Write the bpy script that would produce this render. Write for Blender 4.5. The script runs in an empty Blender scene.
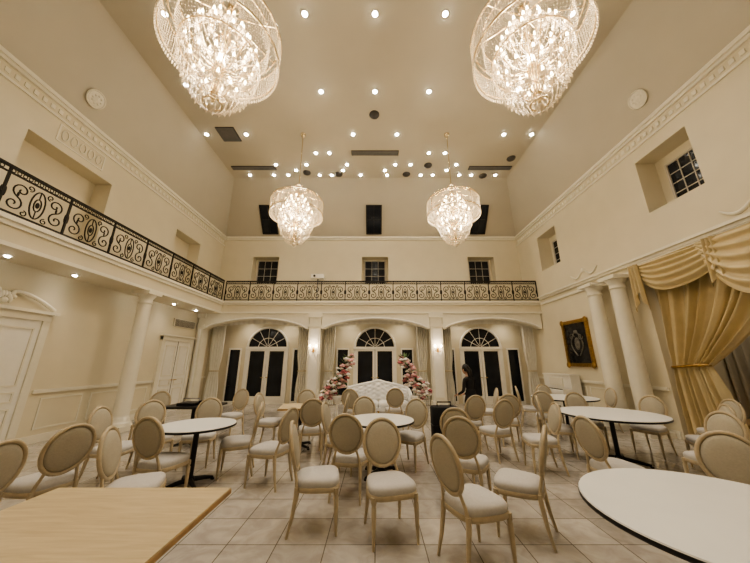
import bpy, math, random
from mathutils import Vector, Matrix, Quaternion
random.seed(7)
pi=math.pi
C=bpy.context.scene.collection
try:
    bpy.context.scene.view_settings.look='AgX - Medium High Contrast'
except Exception as e: print(e)

# ---------------------------------------------------------------- materials
def mat(name,col,rough=0.5,metal=0.0,emit=None,es=0.0,var=0.06,scale=8.0,bump=0.0,spec=None,coat=0.0):
    m=bpy.data.materials.new(name); m.use_nodes=True
    nt=m.node_tree; b=nt.nodes['Principled BSDF']
    b.inputs['Roughness'].default_value=rough
    b.inputs['Metallic'].default_value=metal
    if spec is not None: b.inputs['Specular IOR Level'].default_value=spec
    if coat: b.inputs['Coat Weight'].default_value=coat
    tc=nt.nodes.new('ShaderNodeTexCoord'); nz=nt.nodes.new('ShaderNodeTexNoise')
    nz.inputs['Scale'].default_value=scale; nz.inputs['Detail'].default_value=3
    nt.links.new(tc.outputs['Object'],nz.inputs['Vector'])
    cr=nt.nodes.new('ShaderNodeValToRGB')
    cr.color_ramp.elements[0].position=.3; cr.color_ramp.elements[1].position=.7
    cr.color_ramp.elements[0].color=tuple(max(0,c*(1-var)) for c in col)+(1,)
    cr.color_ramp.elements[1].color=tuple(min(1,c*(1+var)) for c in col)+(1,)
    nt.links.new(nz.outputs['Fac'],cr.inputs['Fac']); nt.links.new(cr.outputs['Color'],b.inputs['Base Color'])
    if bump:
        bp=nt.nodes.new('ShaderNodeBump'); bp.inputs['Strength'].default_value=bump; bp.inputs['Distance'].default_value=.01
        nt.links.new(nz.outputs['Fac'],bp.inputs['Height']); nt.links.new(bp.outputs['Normal'],b.inputs['Normal'])
    if emit:
        b.inputs['Emission Color'].default_value=tuple(emit)+(1,); b.inputs['Emission Strength'].default_value=es
    return m

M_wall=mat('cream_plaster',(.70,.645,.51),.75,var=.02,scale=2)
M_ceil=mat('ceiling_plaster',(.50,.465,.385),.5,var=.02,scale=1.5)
M_trim=mat('white_trim_paint',(.78,.745,.64),.45,var=.02)
M_white=mat('white_paint',(.83,.81,.75),.35,var=.02)
M_iron=mat('black_wrought_iron',(.012,.010,.009),.5,.3,var=.2)
M_black=mat('black_metal',(.015,.015,.017),.4,.3,var=.1)
M_blackcloth=mat('black_cloth',(.010,.010,.012),.85,var=.2,scale=30)
M_glass=mat('night_window_glass',(.012,.015,.022),.08,var=.3,scale=2,spec=.45)
M_wframe=mat('window_frame_paint',(.50,.47,.41),.4,var=.02)
M_top=mat('white_laminate',(.86,.86,.83),.3,var=.015,scale=4)
M_frame=mat('pale_wood_chair_frame',(.50,.415,.285),.42,var=.12,scale=14)
M_seat=mat('seat_linen',(.56,.535,.50),.9,var=.05,scale=60,bump=.15)
M_backup=mat('chair_back_linen',(.46,.42,.335),.9,var=.05,scale=60,bump=.15)
M_brass=mat('brass',(.75,.52,.22),.25,1.0,var=.05)
M_gold=mat('antique_gold',(.42,.27,.10),.35,.9,var=.25,scale=20)
M_chrome=mat('chandelier_metal',(.75,.64,.46),.2,1.0,var=.03)
M_bulb=mat('candle_bulb_glow',(1,.9,.7),.3,emit=(1,.74,.40),es=36)
M_dl=mat('downlight_glow',(1,.9,.8),.3,emit=(1,.92,.78),es=70)
M_curt=mat('gold_satin_curtain',(.60,.50,.30),.30,var=.06,scale=5,spec=.7)
M_sheer=mat('grey_sheer_curtain',(.48,.45,.38),.7,var=.05,scale=5)
M_wcurt=mat('cream_side_curtain',(.78,.76,.69),.7,var=.04,scale=5)
M_vent=mat('dark_vent_grille',(.07,.065,.06),.5,.3,var=.1)
M_sofa=mat('white_leatherette',(.88,.88,.86),.3,var=.02)
M_pink=mat('pink_blossom',(.78,.45,.46),.7,var=.2,scale=12)
M_wflower=mat('white_blossom',(.86,.80,.74),.7,var=.1,scale=12)
M_red=mat('rose_blossom',(.55,.18,.20),.7,var=.3,scale=12)
M_leaf=mat('leaf_green',(.10,.17,.06),.6,var=.4,scale=12)
M_skin=mat('skin',(.60,.38,.27),.55,var=.05)
M_hair=mat('black_hair',(.012,.010,.010),.45,var=.3,scale=40)
M_mirror=mat('dark_mirror',(.04,.04,.04),.10,.3,var=.3)
M_crest=mat('stained_crest',(.15,.14,.12),.35,var=.5,scale=14)
M_grey=mat('grey_plastic',(.25,.25,.25),.4)
M_wood2=mat('honey_wood_edge',(.42,.27,.13),.45,var=.2,scale=12)

def wood_mat():
    m=bpy.data.materials.new('light_plywood'); m.use_nodes=True; nt=m.node_tree; b=nt.nodes['Principled BSDF']
    tc=nt.nodes.new('ShaderNodeTexCoord'); mp=nt.nodes.new('ShaderNodeMapping'); mp.inputs['Scale'].default_value=(1.5,14,6)
    nz=nt.nodes.new('ShaderNodeTexNoise'); nz.inputs['Scale'].default_value=2.5; nz.inputs['Detail'].default_value=6; nz.inputs['Distortion'].default_value=.6
    cr=nt.nodes.new('ShaderNodeValToRGB'); cr.color_ramp.elements[0].position=.3; cr.color_ramp.elements[1].position=.72
    cr.color_ramp.elements[0].color=(.52,.41,.24,1); cr.color_ramp.elements[1].color=(.64,.53,.34,1)
    nt.links.new(tc.outputs['Object'],mp.inputs['Vector']); nt.links.new(mp.outputs['Vector'],nz.inputs['Vector'])
    nt.links.new(nz.outputs['Fac'],cr.inputs['Fac']); nt.links.new(cr.outputs['Color'],b.inputs['Base Color']); b.inputs['Roughness'].default_value=.42
    return m
M_ply=wood_mat()

def floor_mat():
    m=bpy.data.materials.new('beige_stone_tiles'); m.use_nodes=True; nt=m.node_tree; b=nt.nodes['Principled BSDF']
    tc=nt.nodes.new('ShaderNodeTexCoord')
    br=nt.nodes.new('ShaderNodeTexBrick'); br.offset=0.0; br.squash=1.0
    br.inputs['Scale'].default_value=1.0; br.inputs['Brick Width'].default_value=.45; br.inputs['Row Height'].default_value=.45
    br.inputs['Mortar Size'].default_value=.005; br.inputs['Mortar Smooth'].default_value=.2; br.inputs['Bias'].default_value=0
    br.inputs['Color1'].default_value=(.42,.39,.35,1); br.inputs['Color2'].default_value=(.52,.485,.44,1); br.inputs['Mortar'].default_value=(.17,.15,.125,1)
    nt.links.new(tc.outputs['Object'],br.inputs['Vector'])
    nz=nt.nodes.new('ShaderNodeTexNoise'); nz.inputs['Scale'].default_value=4.5; nz.inputs['Detail'].default_value=8; nz.inputs['Distortion'].default_value=1.4
    nt.links.new(tc.outputs['Object'],nz.inputs['Vector'])
    cr=nt.nodes.new('ShaderNodeValToRGB'); cr.color_ramp.elements[0].position=.35; cr.color_ramp.elements[1].position=.65
    cr.color_ramp.elements[0].color=(.84,.82,.80,1); cr.color_ramp.elements[1].color=(1.07,1.06,1.04,1)
    nt.links.new(nz.outputs['Fac'],cr.inputs['Fac'])
    mx=nt.nodes.new('ShaderNodeMix'); mx.data_type='RGBA'; mx.blend_type='MULTIPLY'; mx.inputs[0].default_value=1
    nt.links.new(br.outputs['Color'],mx.inputs[6]); nt.links.new(cr.outputs['Color'],mx.inputs[7]); nt.links.new(mx.outputs[2],b.inputs['Base Color'])
    b.inputs['Roughness'].default_value=.10; b.inputs['Specular IOR Level'].default_value=.75
    bp=nt.nodes.new('ShaderNodeBump'); bp.inputs['Strength'].default_value=.4; bp.inputs['Distance'].default_value=.004; bp.invert=True
    nt.links.new(br.outputs['Fac'],bp.inputs['Height']); nt.links.new(bp.outputs['Normal'],b.inputs['Normal'])
    return m
M_floor=floor_mat()

def crystal_mat():
    m=bpy.data.materials.new('cut_crystal'); m.use_nodes=True; nt=m.node_tree
    b=nt.nodes['Principled BSDF']; out=nt.nodes['Material Output']
    b.inputs['Base Color'].default_value=(.90,.81,.66,1); b.inputs['Roughness'].default_value=.10; b.inputs['Specular IOR Level'].default_value=1.0
    tr=nt.nodes.new('ShaderNodeBsdfTransparent'); mx=nt.nodes.new('ShaderNodeMixShader'); mx.inputs[0].default_value=.62
    nt.links.new(tr.outputs[0],mx.inputs[1]); nt.links.new(b.outputs[0],mx.inputs[2]); nt.links.new(mx.outputs[0],out.inputs['Surface'])
    return m
M_crys=crystal_mat()

# ---------------------------------------------------------------- mesh builder
class MB:
    def __init__(s): s.v=[];s.f=[];s.m=[];s.s=[];s.mats=[];s.M=Matrix.Identity(4)
    def mi(s,m):
        if m not in s.mats: s.mats.append(m)
        return s.mats.index(m)
    def add(s,vs,fs,m,smooth=False):
        o=len(s.v); i=s.mi(m)
        s.v.extend([tuple(s.M@Vector(p)) for p in vs])
        for f in fs: s.f.append([a+o for a in f]); s.m.append(i); s.s.append(smooth)
    def box(s,x0,x1,y0,y1,z0,z1,m):
        vs=[(x,y,z) for x in(x0,x1) for y in(y0,y1) for z in(z0,z1)]
        s.add(vs,[(0,1,3,2),(4,6,7,5),(0,4,5,1),(2,3,7,6),(0,2,6,4),(1,5,7,3)],m)
    def loft(s,rings,m,smooth=True,cap=True,closed=True):
        n=len(rings[0]); vs=[p for r in rings for p in r]; fs=[]
        for i in range(len(rings)-1):
            for j in range(n if closed else n-1):
                k=(j+1)%n; fs.append((i*n+j,i*n+k,(i+1)*n+k,(i+1)*n+j))
        s.add(vs,fs,m,smooth)
        if cap:
            s.add(rings[0],[tuple(reversed(range(n)))],m); s.add(rings[-1],[tuple(range(n))],m)
    def lathe(s,prof,n,m,c=(0,0,0),smooth=True,cap=True):
        rings=[[(c[0]+r*math.cos(2*pi*j/n),c[1]+r*math.sin(2*pi*j/n),c[2]+z) for j in range(n)] for r,z in prof]
        s.loft(rings,m,smooth,cap)
    def tube(s,path,r,m,n=6,closed=False,smooth=True):
        P=[Vector(p) for p in path]; N=len(P); rings=[]; prev=None
        for i in range(N):
            if closed: t=P[(i+1)%N]-P[i-1]
            else: t=P[min(i+1,N-1)]-P[max(i-1,0)]
            if t.length<1e-9: t=Vector((0,0,1))
            t.normalize()
            if prev is None:
                a=Vector((0,0,1)) if abs(t.z)<.9 else Vector((1,0,0)); nn=t.cross(a).normalized()
            else:
                nn=prev-t*prev.dot(t)
                if nn.length<1e-6: nn=t.cross(Vector((0,0,1)))
                nn.normalize()
            prev=nn; bb=t.cross(nn); rr=r[i] if isinstance(r,(list,tuple)) else r
            rings.append([tuple(P[i]+(nn*math.cos(2*pi*j/n)+bb*math.sin(2*pi*j/n))*rr) for j in range(n)])
        if closed: rings.append(rings[0])
        s.loft(rings,m,smooth,cap=not closed)
    def ell(s,c,r,m,nu=12,nv=8):
        if not isinstance(r,(list,tuple)): r=(r,r,r)
        rings=[]
        for i in range(nv+1):
            ph=-pi/2+pi*i/nv; cr=max(math.cos(ph),.01)
            rings.append([(c[0]+r[0]*cr*math.cos(2*pi*j/nu),c[1]+r[1]*cr*math.sin(2*pi*j/nu),c[2]+r[2]*math.sin(ph)) for j in range(nu)])
        s.loft(rings,m,True,True)
    def oct(s,c,a,h,m):
        x,y,z=c
        s.add([(x+a,y,z),(x,y+a,z),(x-a,y,z),(x,y-a,z),(x,y,z+h),(x,y,z-h)],[(0,1,4),(1,2,4),(2,3,4),(3,0,4),(1,0,5),(2,1,5),(3,2,5),(0,3,5)],m)
    def grid(s,fn,nu,nv,m,smooth=True):
        vs=[fn(i/nu,j/nv) for i in range(nu+1) for j in range(nv+1)]
        s.add(vs,[(i*(nv+1)+j,(i+1)*(nv+1)+j,(i+1)*(nv+1)+j+1,i*(nv+1)+j+1) for i in range(nu) for j in range(nv)],m,smooth)
    def poly(s,pts,d0,d1,m):
        n=len(pts); vs=[(x,d0,z) for x,z in pts]+[(x,d1,z) for x,z in pts]
        s.add(vs,[tuple(range(n)),tuple(reversed(range(n,2*n)))]+[(i,(i+1)%n,(i+1)%n+n,i+n) for i in range(n)],m)
    def build(s,name,loc=(0,0,0),rz=0,parent=None):
        me=bpy.data.meshes.new(name); me.from_pydata(s.v,[],s.f); me.update()
        for m in s.mats: me.materials.append(m)
        me.polygons.foreach_set('material_index',s.m); me.polygons.foreach_set('use_smooth',s.s); me.update()
        o=bpy.data.objects.new(name,me); C.objects.link(o); o.location=loc; o.rotation_euler=(0,0,rz)
        if parent: o.parent=parent
        return o
def inst(o,name,loc,rz=0):
    c=bpy.data.objects.new(name,o.data); C.objects.link(c); c.location=loc; c.rotation_euler=(0,0,rz); return c

# ---------------------------------------------------------------- room constants
XL,XR,YB,YF=-7.0,6.6,12.3,-3.0
ZW,ZC=7.2,9.1
ZS0,ZS1=3.45,3.95
BX,BY=-6.1,11.2

def wall_x(mb,x0,x1,y0,y1,z0,z1,holes,m):
    ys=sorted({y0,y1}|{h[0] for h in holes}|{h[1] for h in holes}); zs=sorted({z0,z1}|{h[2] for h in holes}|{h[3] for h in holes})
    for a,b in zip(ys,ys[1:]):
        for c,d in zip(zs,zs[1:]):
            cy,cz=(a+b)/2,(c+d)/2
            if any(h[0]<cy<h[1] and h[2]<cz<h[3] for h in holes): continue
            mb.box(x0,x1,a,b,c,d,m)
def wall_y(mb,y0,y1,x0,x1,z0,z1,holes,m):
    xs=sorted({x0,x1}|{h[0] for h in holes}|{h[1] for h in holes}); zs=sorted({z0,z1}|{h[2] for h in holes}|{h[3] for h in holes})
    for a,b in zip(xs,xs[1:]):
        for c,d in zip(zs,zs[1:]):
            cx,cz=(a+b)/2,(c+d)/2
            if any(h[0]<cx<h[1] and h[2]<cz<h[3] for h in holes): continue
            mb.box(a,b,y0,y1,c,d,m)

mb=MB(); mb.box(-8,9,-3.5,13.2,-.2,0,M_floor); mb.build('floor')
mb=MB(); wall_x(mb,XL-.45,XL,YF,YB+.6,0,ZW+.1,[(4.7,6.6,ZS1,6.14),(9.2,10.6,ZS1,6.14)],M_wall)
mb.box(XL-.6,XL-.45,YF,YB+.6,0,ZW+.1,M_wall); mb.build('wall_left')
RW=[(4.95,6.15,5.05,6.45),(9.55,10.7,5.05,6.45),(1.4,2.6,5.05,6.45)]
AY0,AY1,AZ=1.9,6.75,3.75
mb=MB(); wall_x(mb,XR,XR+.5,YF,YB+.6,0,ZW+.1,RW+[(AY0,AY1,0,AZ)],M_wall)
wall_x(mb,XR+.5,XR+.6,YF,YB+.6,0,ZW+.1,[(AY0,AY1,0,AZ)],M_wall)
mb.box(XR+1.6,XR+1.75,AY0-.2,AY1+.2,0,AZ+.2,M_wall)
mb.box(XR+.6,XR+1.6,AY0-.15,AY0,0,AZ+.15,M_wall); mb.box(XR+.6,XR+1.6,AY1,AY1+.15,0,AZ+.15,M_wall); mb.box(XR+.6,XR+1.6,AY0,AY1,AZ,AZ+.15,M_wall)
mb.build('wall_right')
mb=MB(); ub=[(-5.6,-4.4,5.0,6.25),(-.6,.6,5.0,6.25),(4.25,5.45,5.0,6.25)]
wall_y(mb,YB,YB+.4,XL,XR,0,ZW+.1,ub,M_wall); mb.box(XL,XR,YB+.4,YB+.55,0,ZW+.1,M_wall); mb.build('wall_back')
mb=MB(); mb.box(XL,XR,YF-.3,YF,0,ZW+.1,M_wall); mb.build('wall_front')
# ceiling : coved edges rising to a flat level field
SX,SY=1.05,1.9
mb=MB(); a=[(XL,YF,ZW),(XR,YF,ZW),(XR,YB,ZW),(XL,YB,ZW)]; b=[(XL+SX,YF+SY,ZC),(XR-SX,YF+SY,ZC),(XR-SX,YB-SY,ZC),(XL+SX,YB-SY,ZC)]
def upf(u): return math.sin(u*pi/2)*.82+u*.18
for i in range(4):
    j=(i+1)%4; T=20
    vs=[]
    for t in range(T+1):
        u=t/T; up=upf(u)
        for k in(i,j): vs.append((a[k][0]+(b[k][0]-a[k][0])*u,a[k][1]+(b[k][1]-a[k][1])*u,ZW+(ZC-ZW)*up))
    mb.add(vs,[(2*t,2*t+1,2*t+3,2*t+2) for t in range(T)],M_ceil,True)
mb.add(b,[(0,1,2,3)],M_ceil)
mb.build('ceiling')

# balcony slab
mb=MB(); mb.box(XL+.001,BX,YF+.001,YB-.001,ZS0,ZS1,M_wall); mb.box(BX,XR-.001,BY,YB-.001,ZS0,ZS1,M_wall)
for z0,z1,o in((ZS0,ZS0+.07,.03),(ZS1-.16,ZS1-.08,.04),(ZS1-.08,ZS1,.08)):
    mb.box(BX,BX+o,YF+.001,BY,z0,z1,M_trim); mb.box(BX,XR-.001,BY-o,BY,z0,z1,M_trim)
mb.build('balcony_gallery')

def dentils(mb,fixed,sgn,a,b,z0,z1,step=.16):
    n=int((b-a)/step)
    for i in range(n):
        p=a+(i+.25)*step
        mb.box(min(fixed,fixed+sgn*.022),max(fixed,fixed+sgn*.022),p,p+step*.5,z0,z1,M_trim)
mb=MB()
for z0,z1,o in((ZW-.42,ZW-.37,.03),(ZW-.12,ZW-.05,.05),(ZW-.05,ZW+.04,.09)): mb.box(XL,XL+o,YF,YB,z0,z1,M_trim)
dentils(mb,XL,1,YF,YB,ZW-.30,ZW-.2); mb.build('trim_1')
mb=MB()
for z0,z1,o in((ZW-.42,ZW-.37,.03),(ZW-.12,ZW-.05,.05),(ZW-.05,ZW+.04,.09)): mb.box(XR-o,XR,YF,YB,z0,z1,M_trim)
dentils(mb,XR,-1,YF,YB,ZW-.30,ZW-.2); mb.build('trim_2')
mb=MB()
for z0,z1,o in((ZW-.12,ZW-.05,.05),(ZW-.05,ZW+.04,.09)): mb.box(XL+.09,XR-.09,YB-o,YB,z0,z1,M_trim)
mb.build('trim_3')
mb=MB()
for z0,z1,o in((ZS0+.32,ZS0+.40,.05),(ZS1+.02,ZS1+.09,.08),(ZS1+.09,ZS1+.15,.13)): mb.box(XR-o,XR,YF,BY-.09,z0,z1,M_trim)
for cy in(4.3,8.6):
    for k in(-1,1):
        mb.tube([(XR-.02,cy+k*(.08+.5*t/8),ZS1+.42-.16*math.sin(pi*t/8)) for t in range(9)],[.015+.02*math.sin(pi*t/8) for t in range(9)],M_trim,6)
    mb.ell((XR-.02,cy,ZS1+.45),(.03,.07,.08),M_trim)
mb.build('trim_4')
def panel_x(mb,x,sg,y0,y1,z0,z1):
    w=.03;d=.015; a,b=sorted((x,x+sg*d))
    mb.box(a,b,y0,y1,z0,z0+w,M_trim);mb.box(a,b,y0,y1,z1-w,z1,M_trim);mb.box(a,b,y0,y0+w,z0+w,z1-w,M_trim);mb.box(a,b,y1-w,y1,z0+w,z1-w,M_trim)
mb=MB()
for a_,b_ in((YF,4.2),(6.2,9.45),(11.2,YB)): mb.box(XL,XL+.03,a_,b_,0,.16,M_trim); mb.box(XL,XL+.045,a_,b_,.98,1.05,M_trim)
for a_,b_ in((2.6,3.3),(3.4,4.1),(6.4,7.3),(7.5,8.35),(8.5,9.3),(11.4,12.1)): panel_x(mb,XL,1,a_,b_,.26,.88)
mb.build('baseboard_left')
mb=MB()
for a_,b_ in((YF,AY0-.1),(AY1+.05,YB)): mb.box(XR-.03,XR,a_,b_,0,.16,M_trim); mb.box(XR-.045,XR,a_,b_,.98,1.05,M_trim)
for a_,b_ in((8.4,9.3),(9.45,10.4),(10.55,11.3)): panel_x(mb,XR,-1,a_,b_,.26,.88)
mb.build('baseboard_right')

def medallion(name,x,y,z,ang):
    mb=MB()
    mb.tube([(.20*math.cos(t*pi/12),.20*math.sin(t*pi/12),0) for t in range(24)],.02,M_trim,6,closed=True)
    mb.lathe([(.19,-.05),(.19,-.005),(.16,.015),(.06,.03),(.03,.05),(.01,.055)],20,M_trim)
    for k in range(8): mb.ell((.10*math.cos(k*pi/4),.10*math.sin(k*pi/4),.022),(.03,.03,.02),M_trim,8,5)
    o=mb.build(name,(x,y,z)); o.rotation_euler=(0,ang,0)
us=.20; zz_=ZW+1.9*upf(us); sl=math.atan2(1.9*(upf(us+.02)-upf(us-.02)),.04*SX)
medallion('ceiling_medallion',XL+SX*us+.03,5.45,zz_-.02,pi-sl)
medallion('ceiling_medallion',XR-SX*us-.03,5.45,zz_-.02,pi+sl)
mb=MB()
panel_x(mb,XL,1,5.15,6.25,6.30,6.72)
for k in range(5): mb.tube([(XL+.015,5.3+k*.2+.07*math.cos(t*pi/5),6.51+.12*math.sin(t*pi/5)) for t in range(10)],.013,M_trim,5,closed=True)
mb.build('wall_plaque_relief')

# ---------------------------------------------------------------- windows
def window(name,w,h,loc,rz,cols=3,rows=4,tilt=0,frame=True):
    mb=MB(); fw=.045
    mb.box(-w/2,w/2,-.01,.01,0,h,M_glass)
    F=M_wframe if frame else M_iron; dd=.02 if frame else .20
    for a,b,c,d in((-w/2-fw,-w/2,-fw,h+fw),(w/2,w/2+fw,-fw,h+fw),(-w/2,w/2,-fw,0),(-w/2,w/2,h,h+fw)): mb.box(a,b,-.04,dd,c,d,F)
    for i in range(1,cols): x=-w/2+w*i/cols; mb.box(x-.009,x+.009,-.025,-.01,0,h,F)
    for j in range(1,rows): z=h*j/rows; mb.box(-w/2,w/2,-.024,-.01,z-.009,z+.009,F)
    o=mb.build(name,loc); o.rotation_euler=(tilt,0,rz); return o
k=1
for y0,y1,z0,z1 in RW: window('window_%d'%k,.72,1.0,(XR+.47,(y0+y1)/2-.05,z0+.10),-pi/2); k+=1
for x0,x1,z0,z1 in ub: window('window_%d'%k,.90,1.08,((x0+x1)/2,YB+.37,z0+.07),0,3,3); k+=1
u0,u1=.07,.46; y0_,z0_=YB-1.9*u0,ZW+1.9*upf(u0); y1_,z1_=YB-1.9*u1,ZW+1.9*upf(u1); hh=math.hypot(y1_-y0_,z1_-z0_); tl=math.atan2(y0_-y1_,z1_-z0_)
for x in(-4.85,-.05,4.75):
    window('window_%d'%k,.62,hh,(x,y0_-.03,z0_-.03),0,2,2,tl,False); k+=1
def arched_door(name,x,y):
    mb=MB(); R=.84; H=2.14
    mb.box(-R,R,-.02,.0,0.02,H,M_glass)
    pts=[(R*math.cos(t*pi/24),H+R*math.sin(t*pi/24)) for t in range(25)]
    mb.poly(pts,-.02,0,M_glass)
    for s in(-1,1):
        mb.box(s*R-.05,s*R+.05,-.08,0,0,H,M_white)
        a,b=sorted((s*.008,s*.10)); mb.box(a,b,-.07,-.02,0,H,M_white)
        a,b=sorted((s*(R-.05),s*(R-.13))); mb.box(a,b,-.07,-.02,0,H,M_white)
        a,b=sorted((s*.10,s*(R-.13)))
        mb.box(a,b,-.07,-.02,0,.28,M_white); mb.box(a,b,-.07,-.02,H-.10,H,M_white)
        mb.tube([(s*.06,-.07,1.0),(s*.06,-.12,1.0),(s*.15,-.12,1.0)],.012,M_brass,6)
    mb.box(-R-.05,R+.05,-.10,0,H-.02,H+.08,M_white)
    mb.tube([(R*math.cos(t*pi/24),-.04,H+.04+R*math.sin(t*pi/24)) for t in range(25)],.05,M_white,6)
    mb.tube([(.40*math.cos(t*pi/16),-.03,H+.04+.40*math.sin(t*pi/16)) for t in range(17)],.013,M_white,5)
    for t in range(1,6):
        a=t*pi/6; mb.tube([(.06*math.cos(a),-.03,H+.06+.06*math.sin(a)),(R*math.cos(a),-.03,H+.04+R*math.sin(a))],.012,M_white,5)
    mb.build(name,(x,y,0))
for i,x in enumerate((-4.5,0.0,4.42)):
    arched_door('door_%d'%(i+1),x,YB-.005)
    for s in(-1,1):
        mb=MB(); w=.42
        mb.box(-w/2,w/2,-.02,0,.1,2.1,M_glass)
        for a,b,c,d in((-w/2-.05,-w/2,0,2.17),(w/2,w/2+.05,0,2.17),(-w/2,w/2,0,.1),(-w/2,w/2,2.1,2.17)): mb.box(a,b,-.06,0,c,d,M_white)
        mb.build('window_%d'%k,(x+s*1.34,YB-.005,0)); k+=1

def panel_door(name,y0,y1,h,ped):
    mb=MB(); W=(y1-y0); 
    mb.box(-W/2,W/2,-.05,0,0,h,M_white)
    for s in(-1,1):
        a,b=sorted((s*W/2,s*(W/2+.14))); mb.box(a,b,-.08,0,0,h+.12,M_trim)
        for z0,z1 in((.15,.75),(.85,1.05),(1.15,h-.15)):
            a,b=sorted((s*.1,s*(W/2-.1)))
            for q in((a,b,z0,z0+.03),(a,b,z1-.03,z1),(a,a+.03,z0+.03,z1-.03),(b-.03,b,z0+.03,z1-.03)): mb.box(q[0],q[1],-.07,-.05,q[2],q[3],M_trim)
        mb.tube([(s*.05,-.05,1.02),(s*.05,-.11,1.02),(s*.15,-.11,1.02)],.012,M_brass,6)
    mb.box(-.006,.006,-.06,-.05,0,h,M_vent)
    mb.box(-W/2-.14,W/2+.14,-.09,0,h,h+.14,M_trim); mb.box(-W/2-.22,W/2+.22,-.15,0,h+.14,h+.2,M_trim)
    if ped:
        for s in(-1,1):
            mb.tube([(s*(W/2+.15)*(1-t/10)+s*.16*(t/10),-.07,h+.24+.26*math.sin(t/10*pi/2)) for t in range(11)]+[(s*(.16-.06*math.sin(t*pi/4)),-.07,h+.50-.06*(1-math.cos(t*pi/4))) for t in range(1,5)],.04,M_trim,6)
        for t in range(7):
            a=pi*(t+.5)/7; mb.ell((.1*math.cos(a),-.07,h+.30+.12*math.sin(a)),(.035,.035,.07),M_trim,8,6)
        mb.ell((0,-.08,h+.30),(.06,.05,.06),M_trim)
    mb.build(name,(XL+.003,(y0+y1)/2,0),pi/2)
panel_door('door_4',4.45,5.95,2.42,True)
panel_door('door_5',9.6,10.95,2.3,False)
mb=MB()
mb.box(XL,XL+.04,9.9,11.1,2.80,3.08,M_trim)
for i in range(7): mb.box(XL+.04,XL+.05,9.95,11.05,2.83+i*.035,2.845+i*.035,M_vent)
mb.build('air_vent_grille')

def header(name,x0,x1):
    mb=MB(); n=20; lo,hi=2.86,3.22
    pts=[(x0,ZS0),(x0,lo)]+[(x0+.12+(x1-x0-.24)*t/n,lo+(hi-lo)*math.sin(pi*t/n)**.7) for t in range(n+1)]+[(x1,lo),(x1,ZS0)]
    mb.poly(pts,BY+.02,BY+.25,M_trim)
    mb.tube([(x0+.12+(x1-x0-.24)*t/n,BY+.01,lo+.05+(hi-lo)*math.sin(pi*t/n)**.7) for t in range(n+1)],.035,M_white,6)
    mb.grid(lambda u,v:(x0+.1+(x1-x0-.2)*u,BY+.33+.015*math.sin(u*120),lo+.35-(.28+.05*math.sin(u*pi))*v+ .2*math.sin(pi*u)),90,3,M_wcurt)
    mb.build(name)
header('trim_5',XL+.28,-2.6); header('trim_6',-2.1,2.15); header('trim_7',2.65,XR-.05)
def pier(name,x,y,w=.46,d=.4):
    mb=MB(); H=ZS0
    mb.box(-w/2,w/2,0,d,0,H,M_trim)
    mb.box(-w/2-.04,w/2+.04,-.04,d+.04,0,.22,M_trim); mb.box(-w/2-.05,w/2+.05,-.05,d+.05,H-.16,H,M_trim); mb.box(-w/2-.03,w/2+.03,-.03,d+.03,H-.5,H-.44,M_trim)
    mb.box(-w/2+.07,w/2-.07,-.025,0,.35,H-.6,M_white)
    mb.build(name,(x,y,0))
pier('pilaster',-2.35,BY+.02); pier('pilaster',2.4,BY+.02); pier('pilaster',XL+.17,BY+.02,.22,.4)
def column(name,x,y,r=.17,H=ZS0):
    mb=MB()
    mb.box(-r*1.45,r*1.45,-r*1.45,r*1.45,0,.12,M_trim)
    p=[(r*1.4,.12),(r*1.42,.17),(r*1.35,.2),(r*1.15,.22),(r*1.22,.27),(r*1.05,.3),(r,.36),(r*.99,1.2),(r*.86,H-.36),(r*.86,H-.34),(r*.97,H-.33),(r*.97,H-.30),(r*.88,H-.29),(r*.9,H-.2),(r*1.2,H-.13),(r*1.25,H-.09)]
    mb.lathe(p,28,M_trim)
    mb.box(-r*1.4,r*1.4,-r*1.4,r*1.4,H-.09,H,M_trim)
    return mb.build(name,(x,y,0))
column('column',BX-.13,7.6); column('column',BX-.13,2.2)
column('column',XR-.32,7.15,.19,ZS0+.3); column('column',XR-.32,7.95,.19,ZS0+.3)

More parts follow.
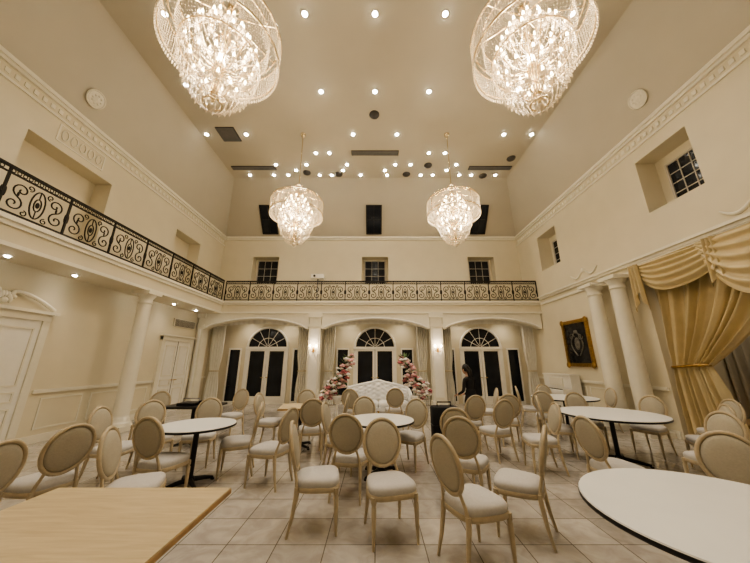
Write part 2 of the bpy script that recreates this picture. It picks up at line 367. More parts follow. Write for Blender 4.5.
# ---------------------------------------------------------------- railings
def spiral(c,R,a1,turns,s,n=20):
    out=[]
    for i in range(n+1):
        t=i/n; r=.018+(R-.018)*t; a=a1-s*2*pi*turns*(1-t); out.append((c[0]+r*math.cos(a),c[1]+r*math.sin(a)))
    return out
def sscroll(cx,cz,R,ang,s):
    dx,dz=R*math.cos(ang),R*math.sin(ang)
    c1=(cx-dx,cz-dz); A=spiral(c1,R,ang,1.3,s); B=[(2*cx-x,2*cz-z) for x,z in reversed(A[:-1])]
    return A+B
def rail(name,L,npan,H=.86,r=.015):
    mb=MB(); P=L/npan
    mb.box(0,L,-.03,.03,H-.04,H,M_iron); mb.box(0,L,-.014,.014,H-.14,H-.115,M_iron); mb.box(0,L,-.016,.016,.05,.08,M_iron)
    for i in range(npan+1):
        x=i*P; mb.box(x-.016,x+.016,-.016,.016,0,H-.035,M_iron); mb.ell((x,0,H-.12),(.028,.028,.028),M_iron,6,4)
    for i in range(npan):
        x0=i*P; R=.135; cz=.385
        for xs,sg in((.20,1),(.80,-1)):
            q=sscroll(x0+P*xs,cz,R,pi/2-sg*.25,sg); mb.tube([(x,0,z) for x,z in q],r,M_iron,5)
        cx=x0+P/2
        mb.tube([(cx+.11*math.cos(t*pi/10),0,cz+.26*math.sin(t*pi/10)) for t in range(20)],r,M_iron,5,closed=True)
        mb.tube([(cx+.055*math.cos(t*pi/6),0,cz+.12*math.sin(t*pi/6)) for t in range(12)],r*.9,M_iron,5,closed=True)
        mb.ell((cx,0,cz),(.035,.018,.06),M_iron,8,5)
        for s in(-1,1):
            mb.tube([(cx,0,cz+s*.12),(cx,0,cz+s*.26)],r*.8,M_iron,5)
            for zz in(-1,1):
                q=spiral((cx+s*.16,cz+zz*.245),.055,-zz*s*pi/2 if s>0 else pi+zz*pi/2,1.1,s*zz,12); mb.tube([(x,0,z) for x,z in q],r*.8,M_iron,5)
            mb.ell((x0+P*(.5+s*.30),0,cz+.05),(.02,.010,.05),M_iron,6,5); mb.ell((x0+P*(.5+s*.47),0,cz),(.018,.010,.09),M_iron,6,5)
        for t in range(int(P/.085)):
            xx=x0+.04+t*.085; mb.tube([(xx+.03*math.cos(u*pi/4),0,H-.078+.03*math.sin(u*pi/4)) for u in range(8)],.008,M_iron,4,closed=True)
    return mb.build(name)
o=rail('gallery_railing',XR-BX-.04,13); o.location=(BX+.02,BY+.06,ZS1)
o=rail('gallery_railing',BY-YF-.1,14,.86,.0125); o.location=(BX-.04,YF+.06,ZS1); o.rotation_euler=(0,0,pi/2)

# ---------------------------------------------------------------- chandeliers
def build_chandelier():
    mb=MB(); R=.80; BK=.54
    def ring(r,z,tr,n=48,m=M_chrome): mb.tube([(r*math.cos(2*pi*t/n),r*math.sin(2*pi*t/n),z) for t in range(n)],tr,m,6,closed=True)
    ring(R*.95,.06,.016); ring(R,-.02,.014); ring(R,-.42,.016); ring(.12,.56,.014,16); ring(BK,-.56,.012,36); ring(.12,-1.40,.012,14); ring(.62,.10,.012,36)
    mb.tube([(0,0,.55),(0,0,2.62)],.010,M_chrome,6)
    for i in range(28): mb.ell((0,0,.60+i*.072),(.02,.02,.028),M_chrome,6,4)
    mb.lathe([(.09,2.62),(.08,2.56),(.03,2.5)],14,M_chrome)
    mb.lathe([(.02,.62),(.05,.5),(.025,.42),(.06,.28),(.03,.1),(.05,-.1),(.09,-.25),(.03,-.4),(.05,-.6),(.10,-.82),(.04,-1.0),(.06,-1.15),(.02,-1.38)],12,M_chrome)
    for kk in range(8):
        a=kk*pi/4; mb.tube([(.05*math.cos(a),.05*math.sin(a),.3),(.45*math.cos(a),.45*math.sin(a),.14),(R*.95*math.cos(a),R*.95*math.sin(a),.06)],.010,M_chrome,5)
        mb.tube([(R*math.cos(a),R*math.sin(a),-.02),(R*math.cos(a),R*math.sin(a),-.42)],.007,M_chrome,5)
    for i in range(52):
        a=2*pi*i/52
        for t in range(1,20):
            u=t/20; r=.12+(R*.95-.12)*(u**1.35); z=.56-.50*(u**.55); mb.oct((r*math.cos(a),r*math.sin(a),z),.009,.015,M_crys)
    for i in range(110):
        a=2*pi*i/110; ca,sa=math.cos(a),math.sin(a)
        for t in range(10): mb.oct((R*ca,R*sa,-.04-.041*t),.0115,.020,M_crys)
        mb.oct((R*ca,R*sa,-.50),.018,.045,M_crys)
    for i in range(80):
        a=2*pi*i/80; ca,sa=math.cos(a),math.sin(a)
        for t in range(9): mb.oct((.62*ca,.62*sa,.08-.045*t),.010,.018,M_crys)
    for i in range(72):
        a=2*pi*i/72; ca,sa=math.cos(a),math.sin(a)
        for t in range(1,9):
            u=t/9; r=R-(R-BK)*u; z=-.43-.13*u-.08*math.sin(u*pi); mb.oct((r*ca,r*sa,z),.010,.015,M_crys)
    for i in range(42):
        a=2*pi*i/42; ca,sa=math.cos(a),math.sin(a)
        for t in range(25):
            u=t/25; r=.09+(BK-.09)*math.cos(u*pi/2)**.62; z=-.58-.86*u**1.05; mb.oct((r*ca,r*sa,z),.011,.017,M_crys)
    for rr_,z_ in((BK,-.60),(.51,-.82),(.43,-1.05),(.28,-1.28)):
        n=int(rr_*75)
        for i in range(n):
            a=2*pi*i/n; mb.oct((rr_*math.cos(a),rr_*math.sin(a),z_-.04),.015,.045,M_crys)
    for n,rr,zc,z0 in((14,.48,-.48,-.80),(12,.36,-.22,-.5),(8,.24,.0,-.15),(10,.36,-.86,-1.0),(6,.2,-1.12,-1.2)):
        for i in range(n):
            a=2*pi*(i+.3*rr)/n; ca,sa=math.cos(a),math.sin(a)
            path=[]
            for t in range(11):
                u=t/10; r=.04+(rr-.04)*u; z=z0+(zc-z0)*u-.10*math.sin(u*pi)*1.2; path.append((r*ca,r*sa,z))
            mb.tube(path,.009,M_crys if n in(12,10) else M_chrome,5)
            x,y=rr*ca,rr*sa
            mb.lathe([(.012,zc-.02),(.05,zc),(.055,zc+.015),(.02,zc+.02)],9,M_crys,(x,y,0))
            mb.lathe([(.012,zc+.02),(.012,zc+.08)],7,M_white,(x,y,0))
            mb.lathe([(.010,zc+.08),(.018,zc+.105),(.015,zc+.13),(.003,zc+.165)],7,M_bulb,(x,y,0))
            for q in range(5):
                b=q*2*pi/5; mb.oct((x+.05*math.cos(b),y+.05*math.sin(b),zc-.035),.009,.028,M_crys)
            mb.oct((x,y,zc-.09),.014,.038,M_crys)
            a2=2*pi*(i+1+.3*rr)/n; 
            for t in range(1,9):
                u=t/9; mb.oct((x+(rr*math.cos(a2)-x)*u,y+(rr*math.sin(a2)-y)*u,zc-.10*math.sin(u*pi)),.009,.013,M_crys)
    mb.ell((0,0,-1.46),(.055,.055,.06),M_crys,10,8)
    return mb
ZR=6.47
ch=build_chandelier(); first=None
CH=[(-2.27,3.15),(2.30,3.15),(-2.45,8.0),(2.45,8.0)]
WL=(1,.84,.64); LS=.68
def plight(name,loc,power,col=WL,rad=.12,parent=None,typ='POINT',spot=None,blend=.6,rot=None):
    l=bpy.data.lights.new(name,typ); l.energy=power*LS; l.color=col; l.shadow_soft_size=rad
    if spot: l.spot_size=spot; l.spot_blend=blend
    o=bpy.data.objects.new(name,l); C.objects.link(o); o.location=loc
    if rot: o.rotation_euler=rot
    if parent: o.parent=parent
    return o
for i,(x,y) in enumerate(CH):
    if first is None: first=ch.build('chandelier',(x,y,ZR)); o=first
    else: o=inst(first,'chandelier',(x,y,ZR),i*.4)
    plight('bulb_light',(0,0,-.45),320,rad=.25,parent=o)

# ---------------------------------------------------------------- downlights
mb=MB()
def dl(x,y,z=ZC,r=.06): 
    mb.lathe([(.085,0),(.085,-.012),(.06,-.015)],14,M_white,(x,y,z-.001)); mb.ell((x,y,z-.02),(r,r,.022),M_dl,10,6)
for y,xs in((1.2,(-4,-1.6,0,1.6,4)),(2.9,(-4.6,0,4.2)),(4.5,(-4.7,-1.57,0,1.57,4.4)),(6.4,(-1.55,0,1.55)),(6.2,(-5.3,4.9)),(8.0,(-.75,.75,-4.4,-5.75,4.4,5.35)),(8.9,(-2.2,-1.7,2.0,2.6)),(9.55,(-3.9,-2.7,-1.1,.8,1.4,3.2)),(-.6,(-3,0,3))):
    for x in xs: dl(x,y)
for x in(-5.2,-4.2,-3.6,-2.3,-1.8,-.6,.5,1.9,2.4,3.5,4.0,5.0): dl(x,10.2)
for x in(-3.2,-1.3,.4,2.9): dl(x,9.9)
for y in(2.4,3.6,4.8,6.0,7.9,9.2,10.4): dl(-6.6,y,ZS0,.04)
for x in(-5.3,-3.6,-1.1,1.1,3.5,5.4): dl(x,11.85,ZS0,.04)
for y in(2.8,4.4,6.0): dl(XR+.85,y,AZ,.04)  # added glowing discs in the drapery alcove, matching its added fill lamps
D=mb.build('recessed_downlights')
for x,y in((0,4.5),(-1.55,6.4),(1.55,6.4),(0,9.55),(-4.7,4.5),(4.4,4.5),(0,1.2),(-3.9,9.55),(3.2,9.55),(-4,1.2),(4,1.2)):
    plight('downlight_spot',(x,y,ZC-.06),270,(1,.92,.80),.05,D,'SPOT',math.radians(100),.8)
for y in(3.6,6.0,9.2): plight('soffit_spot',(-6.6,y,ZS0-.05),22,(1,.86,.68),.04,D,'SPOT',math.radians(120),.9)
for x in(-5.3,-3.6,-1.1,1.1,3.5,5.4): plight('alcove_spot',(x,11.85,ZS0-.05),46,(1,.82,.60),.04,D,'SPOT',math.radians(130),.9)
for y in(2.8,4.4,6.0): plight('alcove_spot',(XR+.85,y,AZ-.05),48,(1,.88,.72),.04,D,'SPOT',math.radians(125),.9)  # added fill lamps over the drapery alcove, brightening the sheer curtain

def vent(name,x,y,w,d):
    mb=MB(); mb.box(-w/2,w/2,-d/2,d/2,-.03,0,M_vent)
    n=max(3,int(d/.035))
    for i in range(n): yy=-d/2+(i+.5)*d/n; mb.box(-w/2+.02,w/2-.02,yy-.006,yy+.006,-.045,-.03,M_grey)
    mb.build(name,(x,y,ZC-.001))
vent('ceiling_air_vent',0,8.9,1.75,.24); vent('ceiling_air_vent',-4.85,9.75,1.75,.22); vent('ceiling_air_vent',4.6,9.75,1.7,.22); vent('ceiling_air_vent',-5.0,8.0,.62,.62)
for x,y in((-.02,7.2),(1.3,10.15),(-1.5,10.15),(-2.8,10.05),(4.5,10.25),(5.2,9.2),(2.1,9.6)):
    mb=MB(); mb.lathe([(.16,0),(.16,-.02),(.14,-.05),(.07,-.09),(.01,-.10)],18,M_vent); mb.build('ceiling_speaker',(x,y,ZC-.001))
mb=MB(); mb.box(-.26,.26,-.16,.16,0,.18,M_white); mb.lathe([(.05,0),(.05,.04)],12,M_black,(0,0,.18)); mb.box(-.03,.03,-.03,.03,-.08,0,M_grey); mb.tube([(-.12,-.16,.09),(-.12,-.20,.09)],.05,M_black,12); mb.tube([(0,0,-.08),(0,0,-1.02)],.02,M_grey,8); mb.box(-.12,.12,-.12,.12,-1.04,-1.02,M_grey)
mb.build('projector',(-2.42,BY+.40,ZS1+1.04))

def sconce(x,y,z):
    mb=MB(); mb.ell((0,-.01,0),(.05,.02,.10),M_gold,10,6)
    for s in(-1,1):
        mb.tube([(0,-.03,-.04),(s*.05,-.09,-.08),(s*.11,-.10,-.03),(s*.12,-.10,.03)],.009,M_gold,6)
        mb.lathe([(.03,.03),(.012,.035),(.012,.10)],8,M_white,(s*.12,-.10,0)); mb.lathe([(.012,.10),(.028,.13),(.02,.17),(.004,.20)],8,M_bulb,(s*.12,-.10,0))
        for q in range(3): mb.oct((s*.12,-.10,-.03-.04*q),.01,.018,M_crys)
    o=mb.build('wall_sconce',(x,y,z)); plight('sconce_light',(0,-.2,.16),16,(1,.8,.56),rad=.04,parent=o)
sconce(-2.35,BY-.018,2.05); sconce(2.4,BY-.018,2.05)

def side_curtain(x0,x1,y=BY+.62):
    mb=MB()
    def fn(u,v):
        pinch=1-.30*math.exp(-((v-.62)/.12)**2); c=(x0+x1)/2
        return (c+(x0-c+(x1-x0)*u)*pinch, y+.05*math.sin(u*2*pi*5)*pinch, 3.28-3.25*v)
    mb.grid(fn,50,18,M_wcurt)
    c=(x0+x1)/2; w=(x1-x0)/2*.75
    mb.tube([(c+w*math.cos(t*pi/8),y+.085*math.sin(t*pi/8),3.28-3.25*.62) for t in range(16)],.018,M_curt,6,closed=True)
    mb.build('side_curtain')
for a_,b_ in((-6.65,-6.12),(-3.12,-2.66),(-2.06,-1.62),(1.66,2.12),(2.70,3.12),(5.98,6.48)): side_curtain(a_,b_)

# ---------------------------------------------------------------- right alcove drapery
mb=MB()
mb.grid(lambda u,v:(XR+1.35+.06*math.sin(u*2*pi*26),AY0+.05+(AY1-AY0-.1)*u,AZ-.1-(AZ-.55)*v),260,4,M_sheer)
mb.build('sheer_curtain')
mb=MB(); mb.box(XR+.55,XR+1.27,AY0+.02,AY1-.02,0,.38,M_trim); mb.box(XR+.5,XR+1.27,AY0+.02,AY1-.02,.38,.44,M_wood2); mb.build('window_seat_platform')
def tied(name,yf,yn,tie,sg):
    mb=MB(); x0=XR+.14
    def fn(u,v):
        tv=.60 
        if v<tv:
            q=(v/tv); e=q**1.55; ye=yn+(tie-yn)*e
        else:
            q=(v-tv)/(1-tv); ye=tie-sg*.25*math.sin(q*pi/2)
        uu=u+.018*math.sin(u*2*pi*3.3+v*2.2)+.010*math.sin(u*2*pi*7.1)
        uu=min(1,max(0,uu)); yy=yf+(ye-yf)*uu
        sag=-.10*math.sin(pi*min(1,v/tv))*u if v<tv else 0
        amp=.085*(1-.45*math.exp(-((v-tv)/.1)**2))
        ph=u*2*pi*8+v*1.5+.9*math.sin(u*9)
        return (x0+amp*(math.sin(ph)+.25*math.sin(2.3*ph+1))-.03*v, yy, AZ-.01-(AZ-.03)*v+sag)
    mb.grid(fn,170,30,M_curt)
    zt=AZ-(AZ-.03)*.6; c=(yf+tie)/2; w=abs(tie-yf)/2
    mb.tube([(x0-.02+.10*math.sin(t*pi/8),c+w*math.cos(t*pi/8),zt-.03*math.cos(t*pi/8)*sg) for t in range(16)],.03,M_gold,7,closed=True)
    mb.build(name)
tied('tied_back_curtain',AY1-.04,4.2,AY1-.80,1); tied('tied_back_curtain',AY0+.04,4.1,AY0+.75,-1)
mb=MB()
def swag(y0,y1,drop,x):
    def fn(u,v):
        s=math.sin(pi*u)**.75; skew=.10*v*math.sin(2*pi*u)
        fold=.04*math.sin(v**.85*pi*11+.6*math.sin(u*5))*s
        return (x-.05-.13*s*(.35+.65*math.sin(v*pi))+fold, y0+(y1-y0)*u+skew, AZ+.16-.10*v-drop*v*s*(1+.05*math.sin(u*7))-.06*math.sin(u*pi)*v)
    mb.grid(fn,40,84,M_curt)
swag(6.82,4.85,.62,XR-.04); swag(5.35,3.35,1.08,XR-.10); swag(3.7,1.75,1.0,XR-.06)
# cascading jabots between swags
for yj,dr,wd in((6.72,1.15,.22),(5.05,.95,.20),(3.5,.95,.20),(1.85,1.15,.24)):
    mb.grid(lambda u,v:(XR-.20+.05*math.sin(u*2*pi*3),yj+(u-.5)*wd*(1+.5*v),AZ+.16-(dr*.6+dr*.4*abs(2*u-1))*v),30,8,M_curt)
mb.box(XR-.10,XR-.0,AY0-.2,AY1+.10,AZ+.12,AZ+.2,M_trim)
mb.build('curtain_swag_valance')

mb=MB(); w,h=.62,.74
for a,b,c,d in((-w,w,h-.11,h),(-w,w,-h,-h+.11),(-w,-w+.11,-h+.11,h-.11),(w-.11,w,-h+.11,h-.11)): mb.box(a,b,-.06,0,c,d,M_gold)
mb.box(-w+.11,w-.11,-.02,0,-h+.11,h-.11,M_mirror)
for sx in(-1,1):
    for sz in(-1,1): mb.ell((sx*(w-.05),-.06,sz*(h-.05)),(.1,.03,.1),M_gold,10,6)
    mb.tube([(sx*(.05+.22*math.sin(t*pi/10)),-.035,-.4+.75*t/10) for t in range(11)],.018,M_crest,6)
    q=spiral((sx*.2,.2),.12,0,1.2,sx); mb.tube([(x,-.035,z) for x,z in q],.014,M_crest,6)
mb.ell((0,-.025,-.02),(.13,.02,.20),M_crest); mb.ell((0,-.025,.36),(.10,.02,.06),M_crest)
mb.build('framed_wall_crest',(XR-.004,9.45,2.2),-pi/2)

mb=MB(); W=.74
mb.box(-W,W,-.28,.28,.0,.12,M_white); mb.box(-W,W,-.02,.28,.12,1.18,M_white); mb.box(-W-.02,W+.02,-.05,.30,1.18,1.22,M_white)
mb.box(-W,W,-.30,-.02,.62,.72,M_white); mb.box(-W+.08,W-.08,-.27,-.04,.72,.735,M_top)
for i in range(30):
    if i%7 not in(2,6): x=-W+.11+i*.0455; mb.box(x,x+.02,-.17,-.04,.735,.748,M_black)
for s in(-1,1):
    mb.box(s*W-.04 if s>0 else -W,W if s>0 else -W+.04,-.30,-.02,.72,.78,M_white)
    mb.lathe([(.035,.12),(.028,.3),(.045,.5),(.04,.62)],10,M_white,(s*(W-.07),-.24,0))
mb.box(-.35,.35,-.06,-.02,.85,1.10,M_trim); mb.build('upright_piano',(6.2,10.25,0),-pi/2)

# ---------------------------------------------------------------- tables
def round_table(loc,r,name='round_table'):
    mb=MB()
    mb.lathe([(r-.01,.715),(r,.72),(r,.744)],56,M_black); mb.lathe([(r-.002,.7445),(r-.006,.752)],56,M_top)
    mb.lathe([(.14,.70),(.14,.715)],16,M_black); mb.lathe([(.035,.06),(.035,.70)],14,M_black); mb.lathe([(.07,.04),(.06,.09),(.035,.11)],14,M_black)
    L=min(.40,r*.58)
    for k_ in range(4):
        a=k_*pi/2+pi/4; c,s=math.cos(a),math.sin(a)
        mb.tube([(.03*c,.03*s,.065),(L*.6*c,L*.6*s,.05),(L*c,L*s,.028)],[.032,.028,.02],M_black,8); mb.lathe([(.025,0),(.025,.02)],8,M_black,(L*c,L*s,0))
    return mb.build(name,loc)
round_table((2.08,1.97,0),.74); round_table((-2.52,4.46,0),.50); round_table((.08,4.83,0),.52); round_table((4.07,5.38,0),.78); round_table((4.78,7.75,0),.74)
def rect_table(loc,w,d,top,name,rz=0,leg=M_black):
    mb=MB()
    mb.box(-w/2,w/2,-d/2,d/2,.715,.742,M_wood2 if top is M_ply else M_black); mb.box(-w/2+.004,w/2-.004,-d/2+.004,d/2-.004,.742,.75,top)
    mb.lathe([(.035,.05),(.035,.715)],12,leg); mb.box(-.2,.2,-.2,.2,.69,.715,leg)
    for k_ in range(4):
        a=k_*pi/2+pi/4; c,s=math.cos(a),math.sin(a); L=min(w,d)*.38
        mb.tube([(0,0,.06),(L*c,L*s,.03)],[.03,.02],leg,8); mb.lathe([(.025,0),(.025,.02)],8,leg,(L*c,L*s,0))
    return mb.build(name,loc,rz)
rect_table((-1.62,1.62,0),1.22,1.42,M_ply,'wooden_table')
rect_table((-1.5,6.25,0),.8,.75,M_ply,'wooden_table',.15)
rect_table((-3.75,6.4,0),1.0,.75,M_black,'serving_table')
mb=MB(); mb.box(-.25,.1,-.2,.15,0,.05,M_black); mb.box(.16,.4,-.15,.15,0,.09,M_blackcloth); mb.tube([(-.25,-.0,.05),(-.25,0,.12),(.08,0,.12),(.08,0,.05)],.01,M_grey,6); mb.build('serving_tray',(-3.75,6.4,.751))

# ---------------------------------------------------------------- chair
def build_chair():
    mb=MB()
    def se(a,b,z,n=24,e=.55,dy=0):
        R=[]
        for j in range(n):
            t=2*pi*j/n; c,s=math.cos(t),math.sin(t); x=a*math.copysign(abs(c)**e,c); y=b*math.copysign(abs(s)**e,s)
            R.append((x*(1+.12*y/b),y+dy,z))
        return R
    mb.loft([se(.225,.222,.365),se(.23,.228,.37),se(.23,.228,.405),se(.226,.224,.41)],M_frame)
    mb.loft([se(.222,.220,.408),se(.228,.225,.43),se(.226,.222,.455),se(.212,.208,.474),se(.17,.165,.486),se(.08,.08,.491)],M_seat)
    for s in(-1,1):
        mb.tube([(s*.205,.185,.40),(s*.205,.188,.35),(s*.205,.19,.335),(s*.206,.192,.32),(s*.208,.195,.15),(s*.21,.20,.0)],[.026,.026,.018,.024,.019,.012],M_frame,8)
        mb.tube([(s*.17,-.195,.41),(s*.172,-.20,.33),(s*.178,-.225,.16),(s*.188,-.265,.0)],[.023,.022,.018,.013],M_frame,8)
        mb.tube([(s*.168,-.195,.38),(s*.155,-.205,.46),(s*.135,-.222,.53),(s*.125,-.235,.575)],[.02,.015,.014,.016],M_frame,8)
    sv=mb.M; mb.M=Matrix.Translation((0,-.262,.745))@Matrix.Rotation(math.radians(11),4,'X')
    n=32
    mb.tube([(.205*math.cos(2*pi*t/n),0,.228*math.sin(2*pi*t/n)) for t in range(n)],.019,M_frame,8,closed=True)
    rings=[]
    for q,yy in((.02,-.030),(.5,-.028),(.8,-.022),(.93,-.012),(.95,0),(.93,.014),(.8,.028),(.5,.036),(.02,.039)):
        rings.append([(.197*q*math.cos(2*pi*j/n),yy,.22*q*math.sin(2*pi*j/n)) for j in range(n)])
    mb.loft(rings,M_backup); mb.M=sv
    return mb
chair0=None
def chair(bx,by,fx,fy):
    global chair0
    L=math.hypot(fx,fy); fx/=L; fy/=L; loc=(bx+fx*.26,by+fy*.26,0); rz=math.atan2(-fx,fy)
    if chair0 is None: chair0=build_chair().build('dining_chair',loc,rz)
    else: inst(chair0,'dining_chair',loc,rz)
CH_=[(-3.08,2.62,-1,.0),(-3.14,3.28,-1,.30),(-2.60,3.15,.95,.35),(-2.66,3.72,.2,1),(-3.75,5.2,.8,-.55),(-2.95,5.5,.2,-1),(-1.86,4.95,-.9,-.3),
(-3.95,4.5,1,.1),(-1.22,4.42,-.95,.3),(-.86,3.42,1,.15),(-.36,3.92,.15,1),(.08,3.55,.25,-1),(.62,2.83,1,.4),(1.68,3.2,-.85,.55),
(1.02,3.74,.5,1),(1.14,4.42,.3,1),(2.85,4.95,-1,.15),(2.22,5.35,-.3,1),(2.52,3.72,1,.10),(4.5,4.05,-1,-.1),(3.2,2.9,-.7,-.8),
(6.15,5.35,-1,.15),(3.15,5.9,.9,-.4),(4.25,6.5,-.1,-1),(5.3,5.9,-.9,-.4),(5.35,4.75,-.9,.4),(3.85,8.2,.9,-.4),(4.9,8.85,-.1,-1),(5.85,7.6,-1,.1),(3.75,6.85,.6,.8),
(-2.4,6.4,1,-.1),(-1.6,7.15,0,-1),(-.58,6.2,-1,.05),(-.78,5.0,.9,-.1),(-.2,5.75,.3,-1),(.72,5.4,-.6,-.8),(-1.1,5.45,-.2,1),(2.7,6.2,.2,1),(1.95,6.0,-.2,1),(3.0,7.6,-1,.2),(-4.7,6.7,.2,-1),(-3.2,7.3,-.3,-1),(.5,7.6,0,1),(-.6,7.4,.2,1)]
for c in CH_: chair(*c)

# ---------------------------------------------------------------- tufted sofa
mb=MB(); W=.95
def topz(u): return .82+.16*math.sin(pi*u)**1.2+.05*math.exp(-((u-.5)/.08)**2)
def bk(u,v):
    x=-W+2*W*u; z=.42+(topz(u)-.42)*v
    d=.028*math.cos(u*2*pi*7+ (pi if int(v*4.0)%2 else 0))*math.cos(v*2*pi*2.5)
    return (x,.22+.05*v-.05*math.sin(pi*min(1,max(0,v)))-d,z)
mb.grid(bk,84,24,M_sofa); mb.grid(lambda u,v:(-W+2*W*u,.34+.05*v,.30+(topz(u)-.30)*v),40,6,M_sofa)
mb.tube([(-W+2*W*t/30,.30,topz(t/30)) for t in range(31)],.05,M_sofa,8)
for s in(-1,1):
    mb.tube([(s*W,.32,.30),(s*W,.32,.80),(s*(W+.02),.12,.72),(s*(W+.03),-.18,.62),(s*(W+.02),-.30,.56),(s*W,-.32,.30)],[.045,.05,.055,.055,.05,.04],M_sofa,9)
    mb.box(s*W-.03,s*W+.03,-.28,.3,.26,.6,M_sofa)
mb.box(-W,W,-.34,.32,.24,.32,M_sofa)
def cushion(x0,x1):
    rings=[]
    for z,q in((.32,.97),(.36,1),(.42,1),(.46,.96),(.475,.85)):
        R=[]
        for j in range(28):
            t=2*pi*j/28; c,s=math.cos(t),math.sin(t); R.append(((x0+x1)/2+(x1-x0)/2*q*math.copysign(abs(c)**.4,c),-.05+.29*q*math.copysign(abs(s)**.4,s),z))
        rings.append(R)
    mb.loft(rings,M_sofa)
cushion(-.9,0); cushion(0,.9)
for x in(-.85,0,.85):
    for y in(-.29,.28): mb.tube([(x,y,.26),(x,y-.02,.12),(x,y,0)],[.035,.02,.015],M_gold,8)
mb.build('tufted_sofa',(.1,9.3,0))

def flowers(x,y,sg):
    mb=MB(); rnd=random.Random(5+sg)
    mb.lathe([(.16,0),(.17,.02),(.05,.05),(.03,.1),(.03,.45),(.05,.5),(.13,.62),(.15,.70),(.12,.70)],16,M_white)
    mb.tube([(0,0,.6),(.02*sg,0,.9),(.10*sg,0,1.2),(.30*sg,0,1.5)],.012,M_leaf,6)
    def arc(t): return Vector((-sg*.34+sg*.66*t, 0, .62+ 1.0*t**1.1 + .10*math.sin(t*8)))
    for i in range(120):
        t=rnd.random(); p=arc(t); w=.21*(1-.55*abs(t-.4)); p+=Vector((rnd.uniform(-w,w),rnd.uniform(-w,w),rnd.uniform(-w,w)*.8))
        m=rnd.choice([M_pink,M_pink,M_wflower,M_wflower,M_wflower,M_pink,M_red]); r=rnd.uniform(.045,.08)
        mb.ell(p,(r*.6,r*.6,r*.6),m,7,5)
        for k_ in range(6):
            a=k_*pi/3+rnd.random(); mb.ell(p+Vector((r*.6*math.cos(a),r*.6*math.sin(a),-.2*r)),(r*.55,r*.55,r*.42),m,6,4)
    for i in range(80):
        t=rnd.random(); p=arc(t); d=Vector((rnd.uniform(-1,1),rnd.uniform(-1,1),rnd.uniform(-.6,1))).normalized(); q=p+d*rnd.uniform(.2,.32); s_=d.cross(Vector((0,0,1)))
        if s_.length<.1: continue
        s_=s_.normalized()*.03; mid=(p+q)/2+d*.05; mb.add([tuple(p),tuple(mid+s_),tuple(q),tuple(mid-s_)],[(0,1,2,3)],M_leaf)
    mb.build('flower_arrangement',(x,y,0))
flowers(-1.05,8.55,1); flowers(1.13,8.55,-1)

mb=MB()
def rr(a,b,z,n=20):
    return [(a*math.copysign(abs(math.cos(2*pi*j/n+.01))**.3,math.cos(2*pi*j/n+.01)),b*math.copysign(abs(math.sin(2*pi*j/n+.01))**.3,math.sin(2*pi*j/n+.01)),z) for j in range(n)]
mb.loft([rr(.21,.15,.06),rr(.23,.17,.08),rr(.23,.17,.82),rr(.21,.15,.85)],M_blackcloth)
for z in(.3,.55): mb.loft([rr(.235,.175,z),rr(.235,.175,z+.02)],M_black)
mb.tube([(-.12,0,.85),(-.12,0,.92),(.12,0,.92),(.12,0,.85)],.012,M_black,8)
for sx in(-1,1):
    for sy in(-1,1): mb.ell((sx*.17,sy*.11,.03),(.03,.02,.03),M_black,10,6)
mb.build('rolling_suitcase',(1.22,5.45,0),0)

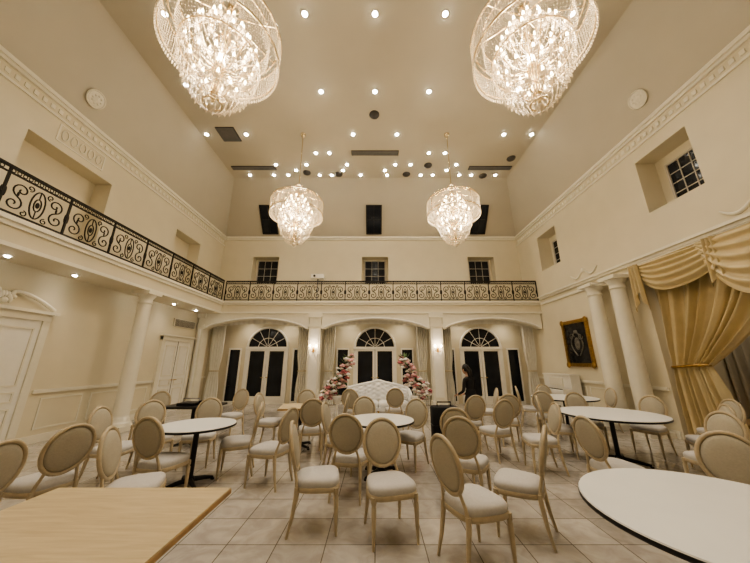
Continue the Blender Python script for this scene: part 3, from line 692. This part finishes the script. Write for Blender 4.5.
def woman(loc,rz,sc):
    E=bpy.data.objects.new('standing_woman',None); C.objects.link(E); E.location=loc; E.rotation_euler=(0,0,rz); E.scale=(sc,)*3
    V=[(0,0,.92),(0,.01,1.06),(0,.03,1.24),(0,.05,1.38),(0,.08,1.46),(0,.10,1.52)]
    R=[(.135,.11),(.115,.09),(.13,.095),(.085,.06),(.045,.045),(.045,.045)]
    Ed=[(0,1),(1,2),(2,3),(3,4),(4,5)]
    for s in(-1,1):
        b=len(V)
        V+= [(s*.09,0,.86),(s*.095,.02,.48),(s*.10,-.02,.10),(s*.105,.02,.045),(s*.11,.14,.03)]
        R+= [(.085,.09),(.055,.058),(.035,.038),(.036,.038),(.034,.022)]
        Ed+=[(0,b),(b,b+1),(b+1,b+2),(b+2,b+3),(b+3,b+4)]
        b=len(V)
        V+= [(s*.165,.04,1.36),(s*.215,.06,1.09),(s*.13,.28,1.00),(s*.11,.35,.975)]
        R+= [(.052,.052),(.040,.040),(.026,.024),(.032,.016)]
        Ed+=[(3,b),(b,b+1),(b+1,b+2),(b+2,b+3)]
    me=bpy.data.meshes.new('body'); me.from_pydata(V,Ed,[]); o=bpy.data.objects.new('body_tmp',me); C.objects.link(o)
    o.modifiers.new('s','SKIN'); o.modifiers.new('d','SUBSURF').levels=2
    for i,r in enumerate(R): me.skin_vertices[0].data[i].radius=r
    me.skin_vertices[0].data[0].use_root=True
    dg=bpy.context.evaluated_depsgraph_get(); dg.update(); m2=bpy.data.meshes.new_from_object(o.evaluated_get(dg)); bpy.data.objects.remove(o)
    m2.materials.clear()
    for m in(M_blackcloth,M_skin,M_black): m2.materials.append(m)
    for p in m2.polygons:
        c=p.center; p.use_smooth=True
        p.material_index=1 if (c.z>1.43 or (c.y>.29 and c.z>.8)) else (2 if c.z<.08 else 0)
    bo=bpy.data.objects.new('body',m2); C.objects.link(bo); bo.parent=E
    mb=MB(); mb.loft([[ (a*math.cos(2*pi*j/20),cy+b*math.sin(2*pi*j/20),z) for j in range(20)] for a,b,z,cy in((.135,.105,1.12,.015),(.15,.125,1.0,.01),(.185,.16,.85,.01),(.20,.18,.62,.01))],M_blackcloth); mb.build('coat',parent=E)
    hc=Vector((0,.125,1.60)); T=Matrix.Translation(hc)@Matrix.Rotation(math.radians(-14),4,'X')
    mb=MB(); mb.M=T
    mb.ell((0,0,0),(.075,.092,.112),M_skin,18,14); mb.ell((0,.03,-.055),(.052,.055,.055),M_skin,12,8)
    mb.ell((0,.095,-.015),(.012,.016,.024),M_skin,8,6)
    for s in(-1,1):
        mb.ell((s*.03,.080,.008),(.013,.010,.008),M_white,8,6); mb.ell((s*.03,.088,.008),(.006,.005,.006),M_hair,8,6); mb.ell((s*.03,.086,.028),(.018,.005,.004),M_hair,8,4)
        mb.ell((s*.077,-.005,-.005),(.010,.018,.028),M_skin,8,6)
    mb.ell((0,.086,-.052),(.022,.007,.007),M_red,8,5); mb.build('head',parent=E)
    mb=MB(); mb.M=T
    mb.ell((0,-.022,.022),(.088,.096,.112),M_hair,18,12)
    for i in range(14):
        x=-.07+.14*i/13; mb.tube([(x,-.06,.04),(x*1.05,-.105,-.05),(x*.9,-.10,-.16),(x*.7,-.085,-.22)],[.02,.022,.018,.006],M_hair,6)
    mb.build('hair',parent=E)
    mb=MB()
    for s in(-1,1):
        for k_,(ln,off) in enumerate(((.058,-.026),(.068,-.009),(.064,.008),(.050,.024))):
            b=Vector((s*.11+off,.365,.975)); mb.tube([b,b+Vector((0,ln*.5,-.004)),b+Vector((0,ln*.85,-.022)),b+Vector((0,ln,-.045))],[.009,.0085,.008,.005],M_skin,7)
        b=Vector((s*.11-s*.024,.33,.972)); mb.tube([b,b+Vector((-s*.022,.018,-.006)),b+Vector((-s*.030,.045,-.018))],[.011,.009,.006],M_skin,7)
    mb.build('fingers',parent=E)
woman((2.15,6.8,0),math.radians(35),.90)

# ---------------------------------------------------------------- world & camera
w=bpy.data.worlds.new('World'); bpy.context.scene.world=w; w.use_nodes=True
w.node_tree.nodes['Background'].inputs[0].default_value=(.02,.025,.04,1); w.node_tree.nodes['Background'].inputs[1].default_value=.3
cam=bpy.data.cameras.new('camera'); co=bpy.data.objects.new('camera',cam); C.objects.link(co)
cam.sensor_width=36; cam.lens=285/750*36; cam.clip_start=.05; cam.clip_end=200
co.location=(0,0,1.6); co.rotation_euler=(math.radians(90+15.8),0,0)
bpy.context.scene.camera=co
